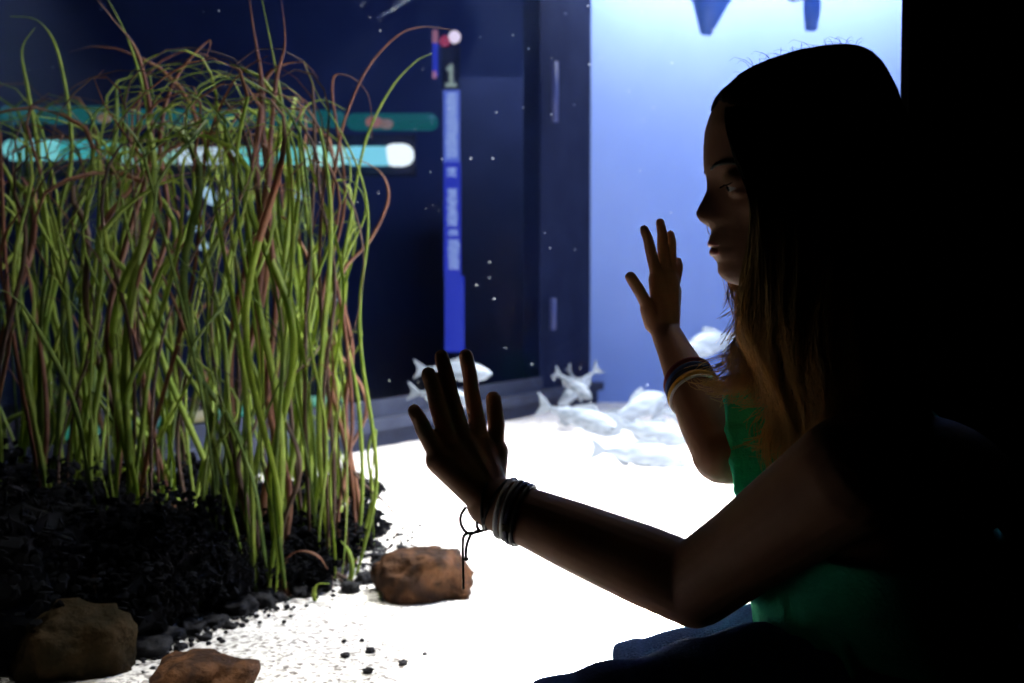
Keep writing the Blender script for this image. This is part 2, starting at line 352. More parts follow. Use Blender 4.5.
# glint reflections on the corner post, built as pale strips
for (px, y0, y1, lab) in ((555, 62, 122, 'tall faint pale blue reflected glint built high on the navy corner post'), (553, 298, 330, 'short faint pale reflected glint built low on the navy corner post')):
    bm = bmesh.new(); a = P(px, y1, 5.33); c = P(px, y0, 5.33)
    add_tube(bm, [a, c], 0.018, 8); o = mesh_obj('glint_strip', bm, mat('pale_blue_glint', (0.06, 0.075, 0.2), 0.5)); tag(o, lab, 'strip')
# dark blue smudges at the backdrop top, built as made-up hanging shapes
bl = mat('smudge_blue', (0.10, 0.22, 0.55), 0.5, trans=0.4)
t = empty('smudge_cone', P(712, -30, 5.3)); tag(t, 'made-up blurred blue tapering nozzle hanging at the top of the pale backdrop', 'smudge')
bm = bmesh.new(); add_tube(bm, [P(712, -30, 5.3), P(712, -8, 5.3), P(709, 12, 5.3), P(706, 34, 5.3)], [0.13, 0.125, 0.075, 0.03], 18); pchild('cone', bm, bl, t, True)
bm = bmesh.new(); add_tube(bm, [P(712, -60, 5.3), P(712, -30, 5.3)], 0.05, 14); pchild('stem', bm, bl, t, True)
t = empty('smudge_tube', P(812, -30, 5.3)); tag(t, 'made-up blurred blue upright pipe hanging at the top of the pale backdrop above the head', 'patch')
bm = bmesh.new(); add_tube(bm, [P(812, -60, 5.3), P(812, 10, 5.3), P(811, 30, 5.3)], [0.045, 0.045, 0.03], 16); pchild('tube', bm, bl, t, True)
bm = bmesh.new(); add_tube(bm, [P(812, -12, 5.3), P(792, -6, 5.25)], 0.045, 12); pchild('elbow', bm, mat('smudge_grey', (0.25, 0.3, 0.38), 0.5), t, True)

# ------------------------------------------------------------ water plants
LEAF = [mat('leaf_green', (0.20, 0.29, 0.035), 0.55, (0.36, 0.45, 0.08), 18, trans=0.45, spec=0.3),
        mat('leaf_deep_green', (0.08, 0.14, 0.025), 0.55, (0.17, 0.24, 0.045), 14, trans=0.4, spec=0.3),
        mat('leaf_russet', (0.14, 0.05, 0.03), 0.6, (0.28, 0.13, 0.07), 16, trans=0.35, spec=0.3),
        mat('leaf_brown', (0.06, 0.036, 0.03), 0.7, (0.15, 0.09, 0.06), 16, trans=0.3, spec=0.3)]
def ribbon(bm, pts, wid, m, tip_m=None, face=None, tw=0.0):
    n = len(pts); prev = None
    for i, p in enumerate(pts):
        s = i / (n - 1); d = (pts[min(i + 1, n - 1)] - pts[max(i - 1, 0)]).normalized()
        a = (face or Vector((1, 0, 0))); a = Matrix.Rotation(tw * s, 3, 'Z') @ a
        a = (a - d * a.dot(d))
        if a.length < 0.15: a = d.cross(Vector((0, 1, 0)))
        a.normalize(); nrm = a.cross(d).normalized()
        hw = wid * 0.5 * min(1, 0.55 + s * 3) * (1 if s < 0.75 else max(0.12, 1 - (s - 0.75) / 0.25 * 0.9))
        cur = [bm.verts.new(p - a * hw), bm.verts.new(p + nrm * hw * 0.22), bm.verts.new(p + a * hw), bm.verts.new(p - nrm * 0.0012)]
        if prev:
            for k in range(4):
                f = bm.faces.new((prev[k], prev[(k + 1) % 4], cur[(k + 1) % 4], cur[k])); f.material_index = tip_m if (tip_m is not None and s > 0.72) else m
        prev = cur
def leaf_pts(base, h, lean, bend, blen, bdir, rnd):
    """rises with slow waves to height h, then trails over along bdir for blen, drooping by bend"""
    pts = []; n = 20; f1, f2 = rnd.uniform(1.0, 3.6), rnd.uniform(0, 6.28); a1 = rnd.uniform(0.015, 0.085)
    for i in range(n + 1):
        s = i / n; env = s ** 0.8
        pts.append(base + Vector((lean.x * s ** 1.4 + a1 * math.sin(f1 * 6.28 * s * 0.6 + f2) * env, lean.y * s + a1 * math.cos(f1 * 5 * s + f2) * env, h * s)))
    d = (pts[-1] - pts[-2]).normalized(); st = (pts[-1] - pts[-2]).length; p = pts[-1].copy(); m = int(blen / st)
    ang = 0
    for i in range(m):
        ang += bend / max(6, m) * rnd.uniform(0.5, 1.5)
        q = d * math.cos(ang) + bdir * math.sin(ang); q = Vector((q.x, q.y, q.z)).normalized()
        p = p + q * st + Vector((0, rnd.uniform(-.004, .004), 0)); pts.append(p.copy())
    return pts
rnd = random.Random(21)
PLAB = 'dense clump of long ribbon water leaves rising from the dark moss'
plants = []
spots = []
# (px, base py, count, height range, red share)
rows = [(12, 545, 9), (48, 560, 9), (85, 545, 10), (120, 570, 9), (150, 560, 10), (185, 548, 9), (215, 570, 10), (245, 575, 10), (275, 585, 11), (305, 560, 10), (332, 572, 9),
        (30, 505, 9), (68, 500, 9), (105, 505, 9), (142, 500, 9), (180, 505, 9), (220, 500, 9), (262, 505, 10), (300, 505, 9), (338, 515, 8), (-20, 520, 9), (-15, 570, 7)]
for k, (px, py, cnt) in enumerate(rows):
    b0 = on_floor(px, py, 0.02); e = empty('water_plant', b0)
    tag(e, PLAB, 'water plant', 'tall ribbon leaved water plants')
    bm = bmesh.new(); Y = b0.y
    for j in range(cnt + 2):
        base = b0 + Vector((rnd.uniform(-.035, .035), rnd.uniform(-.05, .05), 0))
        topy = rnd.choice([rnd.uniform(110, 190), rnd.uniform(80, 150), rnd.uniform(100, 170), rnd.uniform(150, 330), rnd.uniform(200, 420)])
        if px < 60: topy += 25
        top = P(px, topy, Y).z; h = top - 0.02
        lean = Vector((rnd.gauss(0, 0.13), rnd.gauss(0, 0.08), 0))
        lean.x = max(-.2, min(.2, lean.x)) * (1.5 if topy > 210 else 1)
        if px > 200: lean.x = min(lean.x, .05)
        if px > 265: lean.x = -abs(lean.x) * .6 + .02
        bd = Vector((rnd.choice((-1, 1) if px < 190 else (-1, -1)) * rnd.uniform(0.5, 1), rnd.uniform(-.5, .5), rnd.uniform(-.5, -.0))).normalized()
        red = rnd.random(); m = 2 if red < 0.12 else 3 if red < 0.24 else 1 if red < 0.42 else 0
        bl_ = rnd.uniform(0.15, 0.5) if topy < 220 else rnd.uniform(0.02, 0.12)
        pts = leaf_pts(base, h, lean, rnd.uniform(1.4, 4.6), bl_, bd, rnd)
        ribbon(bm, pts, rnd.choice((rnd.uniform(.006, .011), rnd.uniform(.009, .0165))), m, (2 if rnd.random() < 0.45 and m == 0 else None), Vector((math.cos(a0 := rnd.uniform(-1.1, 1.1)), math.sin(a0), 0)), rnd.uniform(-2.5, 2.5))
    for v in bm.verts: v.co -= b0
    me_leaf = mesh_obj('leaves', bm, LEAF, e)
    bm = bmesh.new()
    for j in range(9):
        a_ = j * 0.7; add_tube(bm, [Vector((0, 0, 0.005)), Vector((math.cos(a_) * .02, math.sin(a_) * .02, -0.01)), Vector((math.cos(a_) * .05, math.sin(a_) * .05, -0.02))], [.004, .003, .001], 5)
    mesh_obj('roots', bm, LEAF[3], e)

def special(name, label, leaves):
    b0 = leaves[0][0][0].copy(); e = empty(name, b0); tag(e, label, 'water plant')
    for (pts, wd, m) in leaves:
        bm = bmesh.new(); ribbon(bm, smooth_pts(pts, 6), wd, m, None, Vector((0.95, 0.3, 0)), 1.2)
        for v in bm.verts: v.co -= b0
        mesh_obj('leaf', bm, LEAF, e)
def LP(l, Y): return [P(x, y, Y) for x, y in l]
special('tall_water_plant', 'tallest russet and olive leaved plant reaching up near the middle of the thicket', [
    (LP([(268, 600), (262, 520), (275, 430), (258, 330), (262, 240), (256, 160), (262, 90), (252, 20), (246, -30)], 2.15), .020, 2),
    (LP([(276, 596), (285, 500), (300, 400), (283, 300), (290, 200), (284, 120), (272, 50), (258, -20)], 2.2), .016, 0),
    (LP([(262, 598), (240, 500), (236, 400), (262, 300), (270, 210), (262, 120), (268, 75), (300, 62), (318, 78)], 2.2), .018, 2),
    (LP([(272, 600), (290, 500), (268, 400), (276, 300), (268, 200), (275, 90), (285, 40), (278, -20)], 2.12), .015, 2),
    (LP([(280, 590), (310, 480), (300, 380), (316, 290), (305, 200), (300, 120), (320, 100), (345, 110)], 2.2), .014, 0)])
special('arching_water_plant', 'rightmost water plant with thin leaves arching out toward the blue banner', [
    (LP([(350, 585), (338, 520), (352, 430), (345, 330), (330, 240), (338, 150), (352, 100), (372, 62), (400, 34), (424, 27), (450, 30)], 2.2), .009, 2),
    (LP([(352, 586), (362, 500), (358, 400), (340, 300), (352, 210), (366, 140), (390, 90), (415, 62), (432, 54)], 2.25), .010, 0),
    (LP([(354, 584), (375, 500), (374, 440), (362, 360), (360, 300), (368, 230), (362, 180), (340, 130), (318, 95), (305, 62)], 2.15), .010, 0),
    (LP([(348, 588), (360, 520), (345, 420), (352, 350), (340, 280), (370, 240), (388, 200), (380, 172), (350, 158), (325, 165)], 2.3), .014, 2),
    (LP([(346, 586), (330, 500), (338, 400), (325, 320), (345, 260), (366, 210), (350, 180), (320, 188)], 2.2), .010, 0),
    (LP([(344, 580), (322, 500), (345, 400), (330, 300), (350, 235), (362, 225), (330, 222), (290, 235)], 2.3), .010, 0),
    (LP([(356, 582), (352, 480), (330, 380), (322, 300), (345, 200), (332, 90), (345, 75), (368, 95), (372, 140)], 2.25), .010, 2)])
special('trailing_water_plant', 'upper left water plant whose leaf tips trail up and over near the frame corner', [
    (LP([(95, 570), (80, 450), (92, 330), (60, 230), (72, 150), (60, 60), (40, 22), (10, 16)], 2.3), .011, 0),
    (LP([(100, 572), (120, 450), (108, 330), (130, 230), (152, 150), (140, 60), (112, 18), (80, -20)], 2.2), .014, 2),
    (LP([(96, 572), (90, 450), (110, 330), (125, 230), (150, 140), (132, 50), (100, -15)], 2.25), .015, 0),
    (LP([(92, 572), (60, 450), (70, 330), (48, 230), (38, 150), (28, 90), (22, 50), (35, 28)], 2.3), .012, 0),
    (LP([(98, 572), (150, 450), (140, 330), (168, 230), (160, 140), (175, 80), (210, 40), (200, 75)], 2.3), .013, 2),
    (LP([(94, 574), (40, 480), (50, 380), (20, 300), (18, 220), (0, 190), (-20, 180)], 2.3), .013, 0)])
special('stray_leaf_plant', 'thin grey leaf loop leaning over the white sand right of the thicket', [
    (LP([(358, 540), (352, 490), (345, 462), (365, 485), (390, 508), (398, 530), (385, 552)], 2.3), .009, 3),
    (LP([(360, 545), (372, 500), (368, 452), (376, 430), (372, 480), (374, 545)], 2.3), .009, 0)])
special('curled_leaf_plant', 'small plant with curled russet and green leaves at the edge of the sand', [
    (LP([(292, 600), (283, 580), (286, 560), (300, 551), (318, 556), (328, 570)], 2.0), .013, 2),
    (LP([(316, 602), (314, 592), (318, 584), (330, 584)], 1.98), .011, 0),
    (LP([(346, 592), (352, 572), (349, 552), (340, 540)], 2.1), .014, 0)])
special('dead_leaf_plant', 'single curled grey and tan leaf standing in the dark moss above the left rock', [
    (LP([(112, 625), (98, 612), (92, 590), (96, 574), (104, 572)], 1.85), .016, 3)])
special('short_leaf_plant', 'short upright green leaves at the front of the dark moss', [
    (LP([(205, 622), (200, 600), (192, 590)], 1.9), .010, 1), (LP([(208, 622), (212, 600), (207, 585)], 1.9), .010, 1), (LP([(200, 622), (186, 612), (176, 616)], 1.9), .010, 3)])

# dark moss clumps: a rough core set with many small round leaves
def moss_bm(seed, w_, d_, h_, nleaf):
    rg = random.Random(seed); bm = bmesh.new(); bmesh.ops.create_icosphere(bm, subdivisions=3, radius=1)
    for v in bm.verts:
        k = 0.62 + 0.38 * noise.noise(v.co * 1.7 + Vector((seed, 0, 0))) + 0.18 * noise.noise(v.co * 5 + Vector((0, seed, 0)))
        v.co = Vector((v.co.x * w_ * k, v.co.y * d_ * k, max(-0.02, h_ * 0.45 + v.co.z * h_ * 0.5 * k * 1.3)))
    for i in range(nleaf):
        a = rg.uniform(0, 6.28); u = rg.uniform(-0.2, 1); rr_ = math.sqrt(max(0, 1 - u * u)) * rg.uniform(0.65, 1.12)
        c = Vector((math.cos(a) * rr_ * w_, math.sin(a) * rr_ * d_, max(0.005, h_ * 0.45 + u * h_ * 0.62 * rg.uniform(0.7, 1.2))))
        s = rg.uniform(0.006, 0.014); q = Matrix.Rotation(rg.uniform(0, 3), 3, 'X') @ Matrix.Rotation(rg.uniform(0, 3), 3, 'Z')
        add_ellipsoid(bm, c, s, s * 0.8, s * 0.25, q, nu=6, nv=4)
    return bm
protos = []
for s_, (a_, b_, c_) in enumerate(((.13, .10, .16), (.10, .09, .12), (.16, .12, .20), (.08, .07, .10))):
    protos.append((a_, moss_bm(s_ + 1, a_, b_, c_, 260)))
pm = []
for a_, bmx in protos:
    me = bpy.data.meshes.new('moss_clump'); bmx.normal_update(); bmx.to_mesh(me); bmx.free(); me.materials.append(M_black); pm.append(me)
for i, (px, py, k, s_) in enumerate([(0, 560, 2, 1.2), (45, 575, 2, 1.1), (95, 560, 2, 1.0), (60, 610, 2, 1.0), (8, 620, 2, 1.2), (120, 600, 0, 1.1), (155, 590, 2, .95), (140, 640, 0, .8), (195, 585, 0, 1.05),
                                       (175, 615, 0, .9), (240, 575, 0, 1.0), (225, 605, 0, .75), (290, 570, 1, .95), (275, 590, 1, .7), (335, 565, 1, .85), (360, 545, 3, .9), (25, 530, 2, .9), (80, 525, 2, .8),
                                       (130, 530, 0, 1.1), (185, 535, 0, 1.1), (240, 530, 1, 1.1), (300, 530, 1, 1.1), (-30, 600, 2, 1.2), (345, 500, 3, .9), (-15, 660, 2, 1.1), (372, 500, 3, .55), (310, 585, 3, .8)]):
    o = bpy.data.objects.new('moss_clump', pm[k]); link(o); o.location = on_floor(px, py, 0.0); o.rotation_euler.z = i * 1.3; o.scale = (s_,) * 3
    tag(o, 'black clump of small leaved moss at the foot of the tall plants', 'moss', 'black moss clumps under the plants')

# rocks and pebbles
def rock_bm(seed, sx, sy, sz, lump=0.35, sub=4):
    bm = bmesh.new(); bmesh.ops.create_icosphere(bm, subdivisions=sub, radius=1)
    for v in bm.verts:
        n_ = v.co.copy(); k = 1 + lump * noise.noise(n_ * 1.4 + Vector((seed * 3.1, 0, 0))) + lump * .35 * noise.noise(n_ * 4 + Vector((0, seed, 0))) + lump * .12 * noise.noise(n_ * 11)
        c = Vector((math.copysign(abs(n_.x) ** 0.8, n_.x), math.copysign(abs(n_.y) ** 0.8, n_.y), math.copysign(abs(n_.z) ** 0.75, n_.z)))
        v.co = Vector((c.x * sx * k, c.y * sy * k, c.z * sz * k))
    return bm
def rock(seed, px, py, sx, sy, sz, m, label, rz=0, tilt=0, z=0.0, lump=0.35):
    o = mesh_obj('rock', rock_bm(seed, sx, sy, sz, lump), m); o.location = on_floor(px, py, 0) + Vector((0, 0, sz * 0.5 + z)); o.rotation_euler = (0, tilt, rz)
    return tag(o, label, 'rock')
rock(2, 424, 590, .098, .075, .055, M_rock, 'flat reddish brown rock lying on white sand below the wrist', 0.15, -0.10)
rock(5, 78, 672, .085, .07, .07, M_rock2, 'large olive brown rock at the lower left beside dark moss', 0.3, 0.05)
rock(9, 205, 700, .068, .06, .048, M_rock, 'rounded brown rock at the bottom edge on white sand', 0.2)
for i, (px, py, s_) in enumerate([(345, 656, .0075), (370, 651, .008), (368, 671, .008), (403, 663, .0075), (425, 654, .005), (362, 640, .004), (344, 641, .004)]):
    o = mesh_obj('pebble', rock_bm(20 + i, s_, s_, s_ * .7, 0.5, 3), M_stone); o.location = on_floor(px, py, 0.004)
    tag(o, 'tiny black pebble lying alone on the open white sand', 'pebble', 'black pebbles on the open sand')
rg = random.Random(5)
edge = [(150, 655, .035), (165, 640, .03), (190, 632, .025), (215, 625, .022), (240, 612, .03), (262, 604, .03), (275, 600, .02), (300, 594, .02), (325, 588, .02), (365, 580, .022), (380, 560, .02), (395, 556, .012),
        (410, 552, .012), (372, 548, .02), (400, 548, .01), (350, 590, .02), (205, 640, .012), (180, 650, .012), (335, 575, .025), (230, 628, .012)]
for i, (px, py, s_) in enumerate(edge):
    o = mesh_obj('dark_stone', rock_bm(50 + i, s_, s_ * .9, s_ * .6, 0.5, 3), M_stone); o.location = on_floor(px, py, 0) + Vector((0, 0, s_ * .25)); o.rotation_euler.z = i
    tag(o, 'small dark stone on the border between the moss and the white sand', 'stone', 'dark stones bordering the moss')
bm = bmesh.new()
for i in range(900):
    t_ = rg.random(); px = 120 + 290 * t_ + rg.gauss(0, 12); py = 655 - 110 * t_ ** 0.8 + rg.gauss(0, 12); s_ = rg.uniform(.002, .007)
    p = on_floor(px, py, 0.004); add_ellipsoid(bm, p, s_, s_, s_ * .7, nu=6, nv=4)
tag(mesh_obj('black_gravel', bm, M_stone), 'loose black gravel scattered where the moss meets the sand', 'gravel', kind='stuff')
bm = bmesh.new()
for i in range(120):
    p = P(rg.uniform(0, 720), rg.uniform(0, 420), rg.uniform(2.0, 3.8)); s_ = rg.uniform(.0010, .0022); add_ellipsoid(bm, p, s_, s_, s_, nu=6, nv=4)
bm2 = bm
tag(mesh_obj('suspended_specks', bm2, mat('pale_speck', (0.7, 0.75, 0.8), 0.6)), 'fine pale specks drifting in the aquarium water', 'specks', kind='stuff')

# ------------------------------------------------------------ fish
def fish(head, tail, girth, label, roll=0.0, deep=1.0, group=None):
    L_ = (head - tail).length; d = (tail - head).normalized()
    up = Vector((0, 0, 1)); side = d.cross(up).normalized(); upv = side.cross(d).normalized()
    Mr = Matrix.Rotation(roll, 3, d); side = Mr @ side; upv = Mr @ upv
    e = empty('fish', (head + tail) / 2); tag(e, label, 'fish', group)
    B = Matrix((d, side, upv)).transposed()
    def W(x, y, z): return B @ Vector((x - L_ / 2, y, z))
    prof = [(0, .012), (.03, .045), (.08, .085), (.16, .125), (.27, .15), (.38, .148), (.5, .128), (.62, .095), (.72, .062), (.80, .040), (.86, .034)]
    bm = bmesh.new(); rings = []; n = 18
    for s, h in prof:
        hh = h * L_ * girth; ww = hh * (0.62 if s < .5 else 0.62 - (s - .5) * 0.8); bend = 0.02 * L_ * math.sin(s * 5)
        zc = -0.012 * L_ if s < .2 else 0
        rings.append([W(s * L_, math.cos(2 * math.pi * k / n) * ww + bend, zc + math.sin(2 * math.pi * k / n) * hh) for k in range(n)])
    add_loft(bm, rings); mesh_obj('body', bm, M_fish, e)
    def fin(name, outline, y=0.0, th=0.004):
        bm = bmesh.new(); bend = 0.02 * L_
        a = [bm.verts.new(W(x * L_, y + bend * math.sin(x * 5) + th, z * L_)) for x, z in outline]; b_ = [bm.verts.new(W(x * L_, y + bend * math.sin(x * 5) - th, z * L_)) for x, z in outline]
        bm.faces.new(a); bm.faces.new(b_[::-1])
        for i in range(len(a)): bm.faces.new((a[(i + 1) % len(a)], a[i], b_[i], b_[(i + 1) % len(a)]))
        mesh_obj(name, bm, M_fin, e, False)
    g = girth
    fin('tail_fin', [(.83, .03 * g), (.90, .075 * deep), (1.0, .13 * deep), (.955, .045), (.94, 0), (.955, -.045), (1.0, -.13 * deep), (.90, -.075 * deep), (.83, -.03 * g)])
    fin('dorsal_fin', [(.30, .13 * g), (.36, .22 * g), (.44, .20 * g), (.55, .15 * g), (.62, .085 * g), (.5, .10 * g)])
    fin('anal_fin', [(.55, -.09 * g), (.62, -.17 * g), (.70, -.10 * g), (.74, -.05 * g), (.6, -.07 * g)])
    for sg in (-1, 1):
        fin('pectoral_fin', [(.24, -.03), (.30, -.10 * g), (.38, -.12 * g), (.34, -.04)], y=sg * .085 * g * L_, th=.002)
        bm = bmesh.new(); add_ellipsoid(bm, W(.085 * L_, sg * .052 * g * L_, .012 * L_), .011 * L_, .011 * L_, .011 * L_, nu=10, nv=8); mesh_obj('eye', bm, M_eye, e)
    return e
fish(P(492, 373, 3.9), P(413, 369, 3.9), 0.85, 'pale slim fish swimming right just behind the spread fingertips')
fish(P(475, 402, 3.7), P(408, 391, 3.8), 0.85, 'pale fish lower behind the near hand, only its tail showing left of the fingers')
fish(P(592, 398, 4.4), P(554, 371, 4.5), 0.9, 'pale fish nosing down with its tail raised, left of the crossed pair')
fish(P(558, 405, 4.5), P(601, 366, 4.6), 0.75, 'slender grey fish slanting down to the left, right of the crossed pair')
fish(P(582, 402, 4.7), P(568, 366, 4.8), 0.8, 'pale fish standing nearly upright behind the crossed pair')
fish(P(622, 432, 3.9), P(537, 404, 4.1), 0.8, 'long grey fish sloping down right at the left end of the resting shoal')
fish(P(668, 396, 4.3), P(606, 420, 4.2), 1.15, 'deep bodied pale fish pointing up right at the top of the resting shoal')
fish(P(690, 440, 3.8), P(612, 424, 3.9), 0.95, 'grey fish facing right in the middle of the resting shoal')
fish(P(690, 462, 3.5), P(588, 448, 3.6), 0.85, 'long pale fish nearest the glass at the front of the resting shoal')
fish(P(740, 418, 4.2), P(650, 410, 4.3), 1.1, 'pale fish half hidden behind the far wrist in the shoal')
fish(P(684, 350, 4.3), P(745, 334, 4.4), 1.15, 'pale fish swimming left above the shoal between far wrist and hair')
fish(P(660, 434, 4.6), P(560, 412, 4.7), 0.8, 'faint pale fish lying behind the front row of the resting shoal')
# ------------------------------------------------------------ the girl
girl = empty('person', (0.40, 0.98, 0.15))
tag(girl, 'long haired person in green tank top sitting with both palms on the aquarium glass', 'person')
GL = girl.location
def gchild(name, bm, m, parent=girl, smooth=True):
    o = mesh_obj(name, bm, m, None, smooth); o.parent = parent
    off = GL if parent is girl else Vector((0, 0, 0))
    if parent is girl: o.location = -GL
    return o
HY = 0.98                                   # depth of the head's mid plane
HS = HY / F                                 # metres per pixel there
YAW = math.radians(1)
hc = P(805, 165, HY)
HF = Vector((-math.cos(YAW), -math.sin(YAW), 0)); HL = Vector((math.sin(YAW), -math.cos(YAW), 0))   # forward, her left (towards camera)
def HW(px, lat, py):      # head point: profile pixel, lateral metres (+ = towards camera), row
    return hc + HF * ((805 - px) * HS) + HL * lat + Vector((0, 0, (165 - py) * HS))
FR = [(54, 832), (58, 800), (66, 768), (80, 741), (100, 720), (115, 711), (130, 706.5), (150, 704.5), (162, 704.5), (170, 705.5), (177, 707.5), (184, 709.5), (192, 712), (200, 714), (215, 714.5), (225, 713.5), (232, 713), (240, 713.5), (250, 715), (258, 718), (264, 719.5), (271, 720.5), (277, 724), (282, 731), (285, 742)]
BK = [(54, 845), (58, 856), (66, 866), (80, 876), (100, 886), (130, 897), (150, 896), (175, 892), (200, 890), (225, 872), (245, 852), (262, 830), (275, 800), (285, 765)]
WD = [(54, .012), (58, .032), (66, .050), (80, .062), (100, .070), (130, .075), (160, .075), (185, .0715), (205, .069), (225, .064), (245, .057), (258, .050), (268, .041), (276, .031), (282, .020), (285, .008)]
NOSE = [(172, 0), (178, 1.2), (184, 2.6), (190, 5.0), (198, 10.5), (205, 15), (211, 18.2), (215, 18), (219, 15.5), (223, 10), (226, 4), (229, 1), (232, 0)]
NW = [(172, .006), (190, .0065), (205, .009), (213, .0115), (219, .0135), (226, .010), (232, .008)]
LIPS = [(229, 0), (233, .6), (238, 3.2), (243, 4.6), (245.5, 2.6), (247, 0.2), (249, 2.0), (252, 4.2), (255, 4.0), (259, 1.2), (262, 0), (266, .6), (271, 1.5), (277, .6), (281, 0)]
bm = bmesh.new(); rings = []; NT = 96
def head_pt(y, th, grow=0.0):
    f = interp(FR, y); bk = interp(BK, y); wd = interp(WD, y) + grow; mid = f + (bk - f) * 0.52
    c, s_ = math.cos(th), math.sin(th)
    ex = 0.9 if c > 0 else 1.0
    rx = (mid - f) if c > 0 else (bk - mid)
    px = mid - math.copysign(abs(c) ** ex, c) * rx; lat = wd * math.copysign(abs(s_) ** 0.92, s_)
    if c > 0:
        px -= interp(NOSE, y) * math.exp(-(lat / interp(NW, y)) ** 2)
        px -= interp(LIPS, y) * math.exp(-(abs(lat) / .0215) ** 3)
        soc = math.exp(-((abs(lat) - .031) / .0155) ** 2) * math.exp(-((y - 187) / 9.5) ** 2); px += 9.0 * soc
        px += (6.5 + 4.0 * min(1, max(0, (y - 205) / 25))) * min(1.4, (lat / .030) ** 2) * min(1, max(0, (y - 135) / 30)) * min(1, max(0, (287 - y) / 12))
        brow = math.exp(-((abs(lat) - .030) / .018) ** 2) * math.exp(-((y - 170) / 6.0) ** 2); px -= 1.6 * brow
        chk = math.exp(-((abs(lat) - .042) / .016) ** 2) * math.exp(-((y - 212) / 13) ** 2); px -= 4.5 * chk
    return HW(px, lat, y)
ys = [54, 56, 58, 61, 64] + [64 + 2 * k for k in range(1, 111)] + [285]
for y in sorted(set(ys)): rings.append([head_pt(y, 2 * math.pi * k / NT) for k in range(NT)])
add_loft(bm, rings)
# eyelids
for sg in (1, -1):
    ec = HW(730.5, sg * .031, 188)
    add_ellipsoid(bm, ec + HF * .0008 + Vector((0, 0, .0045)), .0130, .0150, .0108, nu=20, nv=12)
    add_ellipsoid(bm, ec + HF * -.0012 + Vector((0, 0, -.0080)), 0.0098, .0115, .0042, nu=20, nv=12)
# ears
    add_ellipsoid(bm, HW(812, sg * .074, 196), .016, .006, .030, nu=16, nv=12)
# jaw underside / neck
neck0 = HW(815, 0, 235); NB = Vector((.355, .985, .44))
add_capsule(bm, neck0, NB + Vector((.01, 0, .02)), .050, .056, 24)
add_capsule(bm, HW(775, 0, 255), HW(835, 0, 250), .036, .05, 20)
# torso: rings along a hunched spine
BF = Vector((-.90, .43, 0)).normalized(); BL = Vector((-BF.y, BF.x, 0)) * 1.0
BL = Vector((0, 0, 1)).cross(BF).normalized()          # her left, towards the camera
spine = [(Vector((.360, .985, .475)), .045, .045), (Vector((.365, .985, .445)), .085, .058), (Vector((.375, .985, .42)), .130, .075), (Vector((.380, .985, .37)), .150, .092), (Vector((.375, .985, .32)), .145, .105),
         (Vector((.385, .985, .27)), .132, .100), (Vector((.400, .985, .235)), .135, .105), (Vector((.41, .985, .205)), .150, .115), (Vector((.415, .985, .18)), .150, .10)]
def torso(bm, grow, sl=slice(None), n=36, pw=0.85):
    rings = []
    for c, wl, wf in spine[sl]:
        rings.append([c + BL * ((wl + grow) * math.copysign(abs(math.cos(t)) ** pw, math.cos(t))) + BF * ((wf + grow) * math.sin(t)) for t in (2 * math.pi * k / n for k in range(n))])
    add_loft(bm, rings)
torso(bm, 0)
add_ellipsoid(bm, Vector((.40, .985, .425)), .085, .125, .062)
# chest
for sg in (1, -1): add_ellipsoid(bm, Vector((.375, .985, .345)) + BF * .085 + BL * (.062 * sg), .048, .048, .045)
# shoulders and arms
LS = Vector((.285, .835, .452)); RS = Vector((.415, 1.115, .440))
LE = P(694, 586, .965); RE = P(723, 453, 1.075)
LWR = on_glass(492, 502, .040); RWR = on_glass(666.5, 334, .034)
add_chain(bm, [Vector((.36, .96, .455)), LS], [.052, .050], n=20)
add_chain(bm, [Vector((.37, 1.0, .450)), RS], [.052, .048], n=20)
add_chain(bm, [LS, LS.lerp(LE, .3), LS.lerp(LE, .65), LE], [.050, .046, .0415, .0405], n=24)
add_capsule(bm, LS.lerp(LE, .25) + Vector((.012, 0, .004)), LS.lerp(LE, .75) + Vector((.006, 0, .004)), .038, .036, 20)
def arm_low(E, Wr, r):
    d = Wr - E
    add_chain(bm, [E, E + d * .25, E + d * .6, E + d * .85, Wr], r, n=24)
arm_low(LE, LWR, [.040, .0395, .0345, .0295, .0275])
add_chain(bm, [RS, RS.lerp(RE, .5), RE], [.047, .040, .034], n=24)
arm_low(RE, RWR, [.0325, .0325, .0260, .0205, .0185])
# hands: palm lattice + fingers, resting on the pane
def hand(fingers, thumb, wr, mr, fr, skin_off):
    add = lambda a, b, r0, r1, **k: add_capsule(bm, a, b, r0, r1, 14, **k)
    kn = []
    for (tip, pip, kn_px, tr) in fingers:
        T = on_glass(*tip, tr * 1.0 + .001); M_ = on_glass(*pip, fr + .0045); K = on_glass(*kn_px, mr + .004)
        D = M_.lerp(T, .45) - GN * .0015
        add(K, M_, fr * 1.22, fr * 1.08); add(M_, D, fr * 1.1, fr * 1.0); add(D, T, fr * 1.0, tr)
        add(K, wr.lerp(K, .12), mr * 1.12, mr * 1.5); kn.append(K)
    for a, b_ in zip(kn, kn[1:]):
        add(a, b_, mr, mr); add(a.lerp(wr, .35), b_.lerp(wr, .35), mr * 1.1, mr * 1.15); add(a.lerp(wr, .65), b_.lerp(wr, .65), mr * 1.25, mr * 1.3)
        add((a + b_) / 2, (a + b_) / 2 + (wr - (a + b_) / 2) * .9, mr, mr * 1.4)
    tip, ip, mcp, cmc = thumb
    T = on_glass(*tip, fr * 1.2); I = on_glass(*ip, fr * 1.5 + .004); Mc = on_glass(*mcp, mr + .006); C = on_glass(*cmc, mr + .010)
    add(I, T, fr * 1.18, fr * 1.08); add(Mc, I, fr * 1.25, fr * 1.12); add(C, Mc, mr * 1.5, mr * 1.12); add(kn[-1].lerp(wr, .45), Mc.lerp(C, .3), mr, mr)
    add(C, wr, mr * 1.4, mr * 1.5)
    return kn
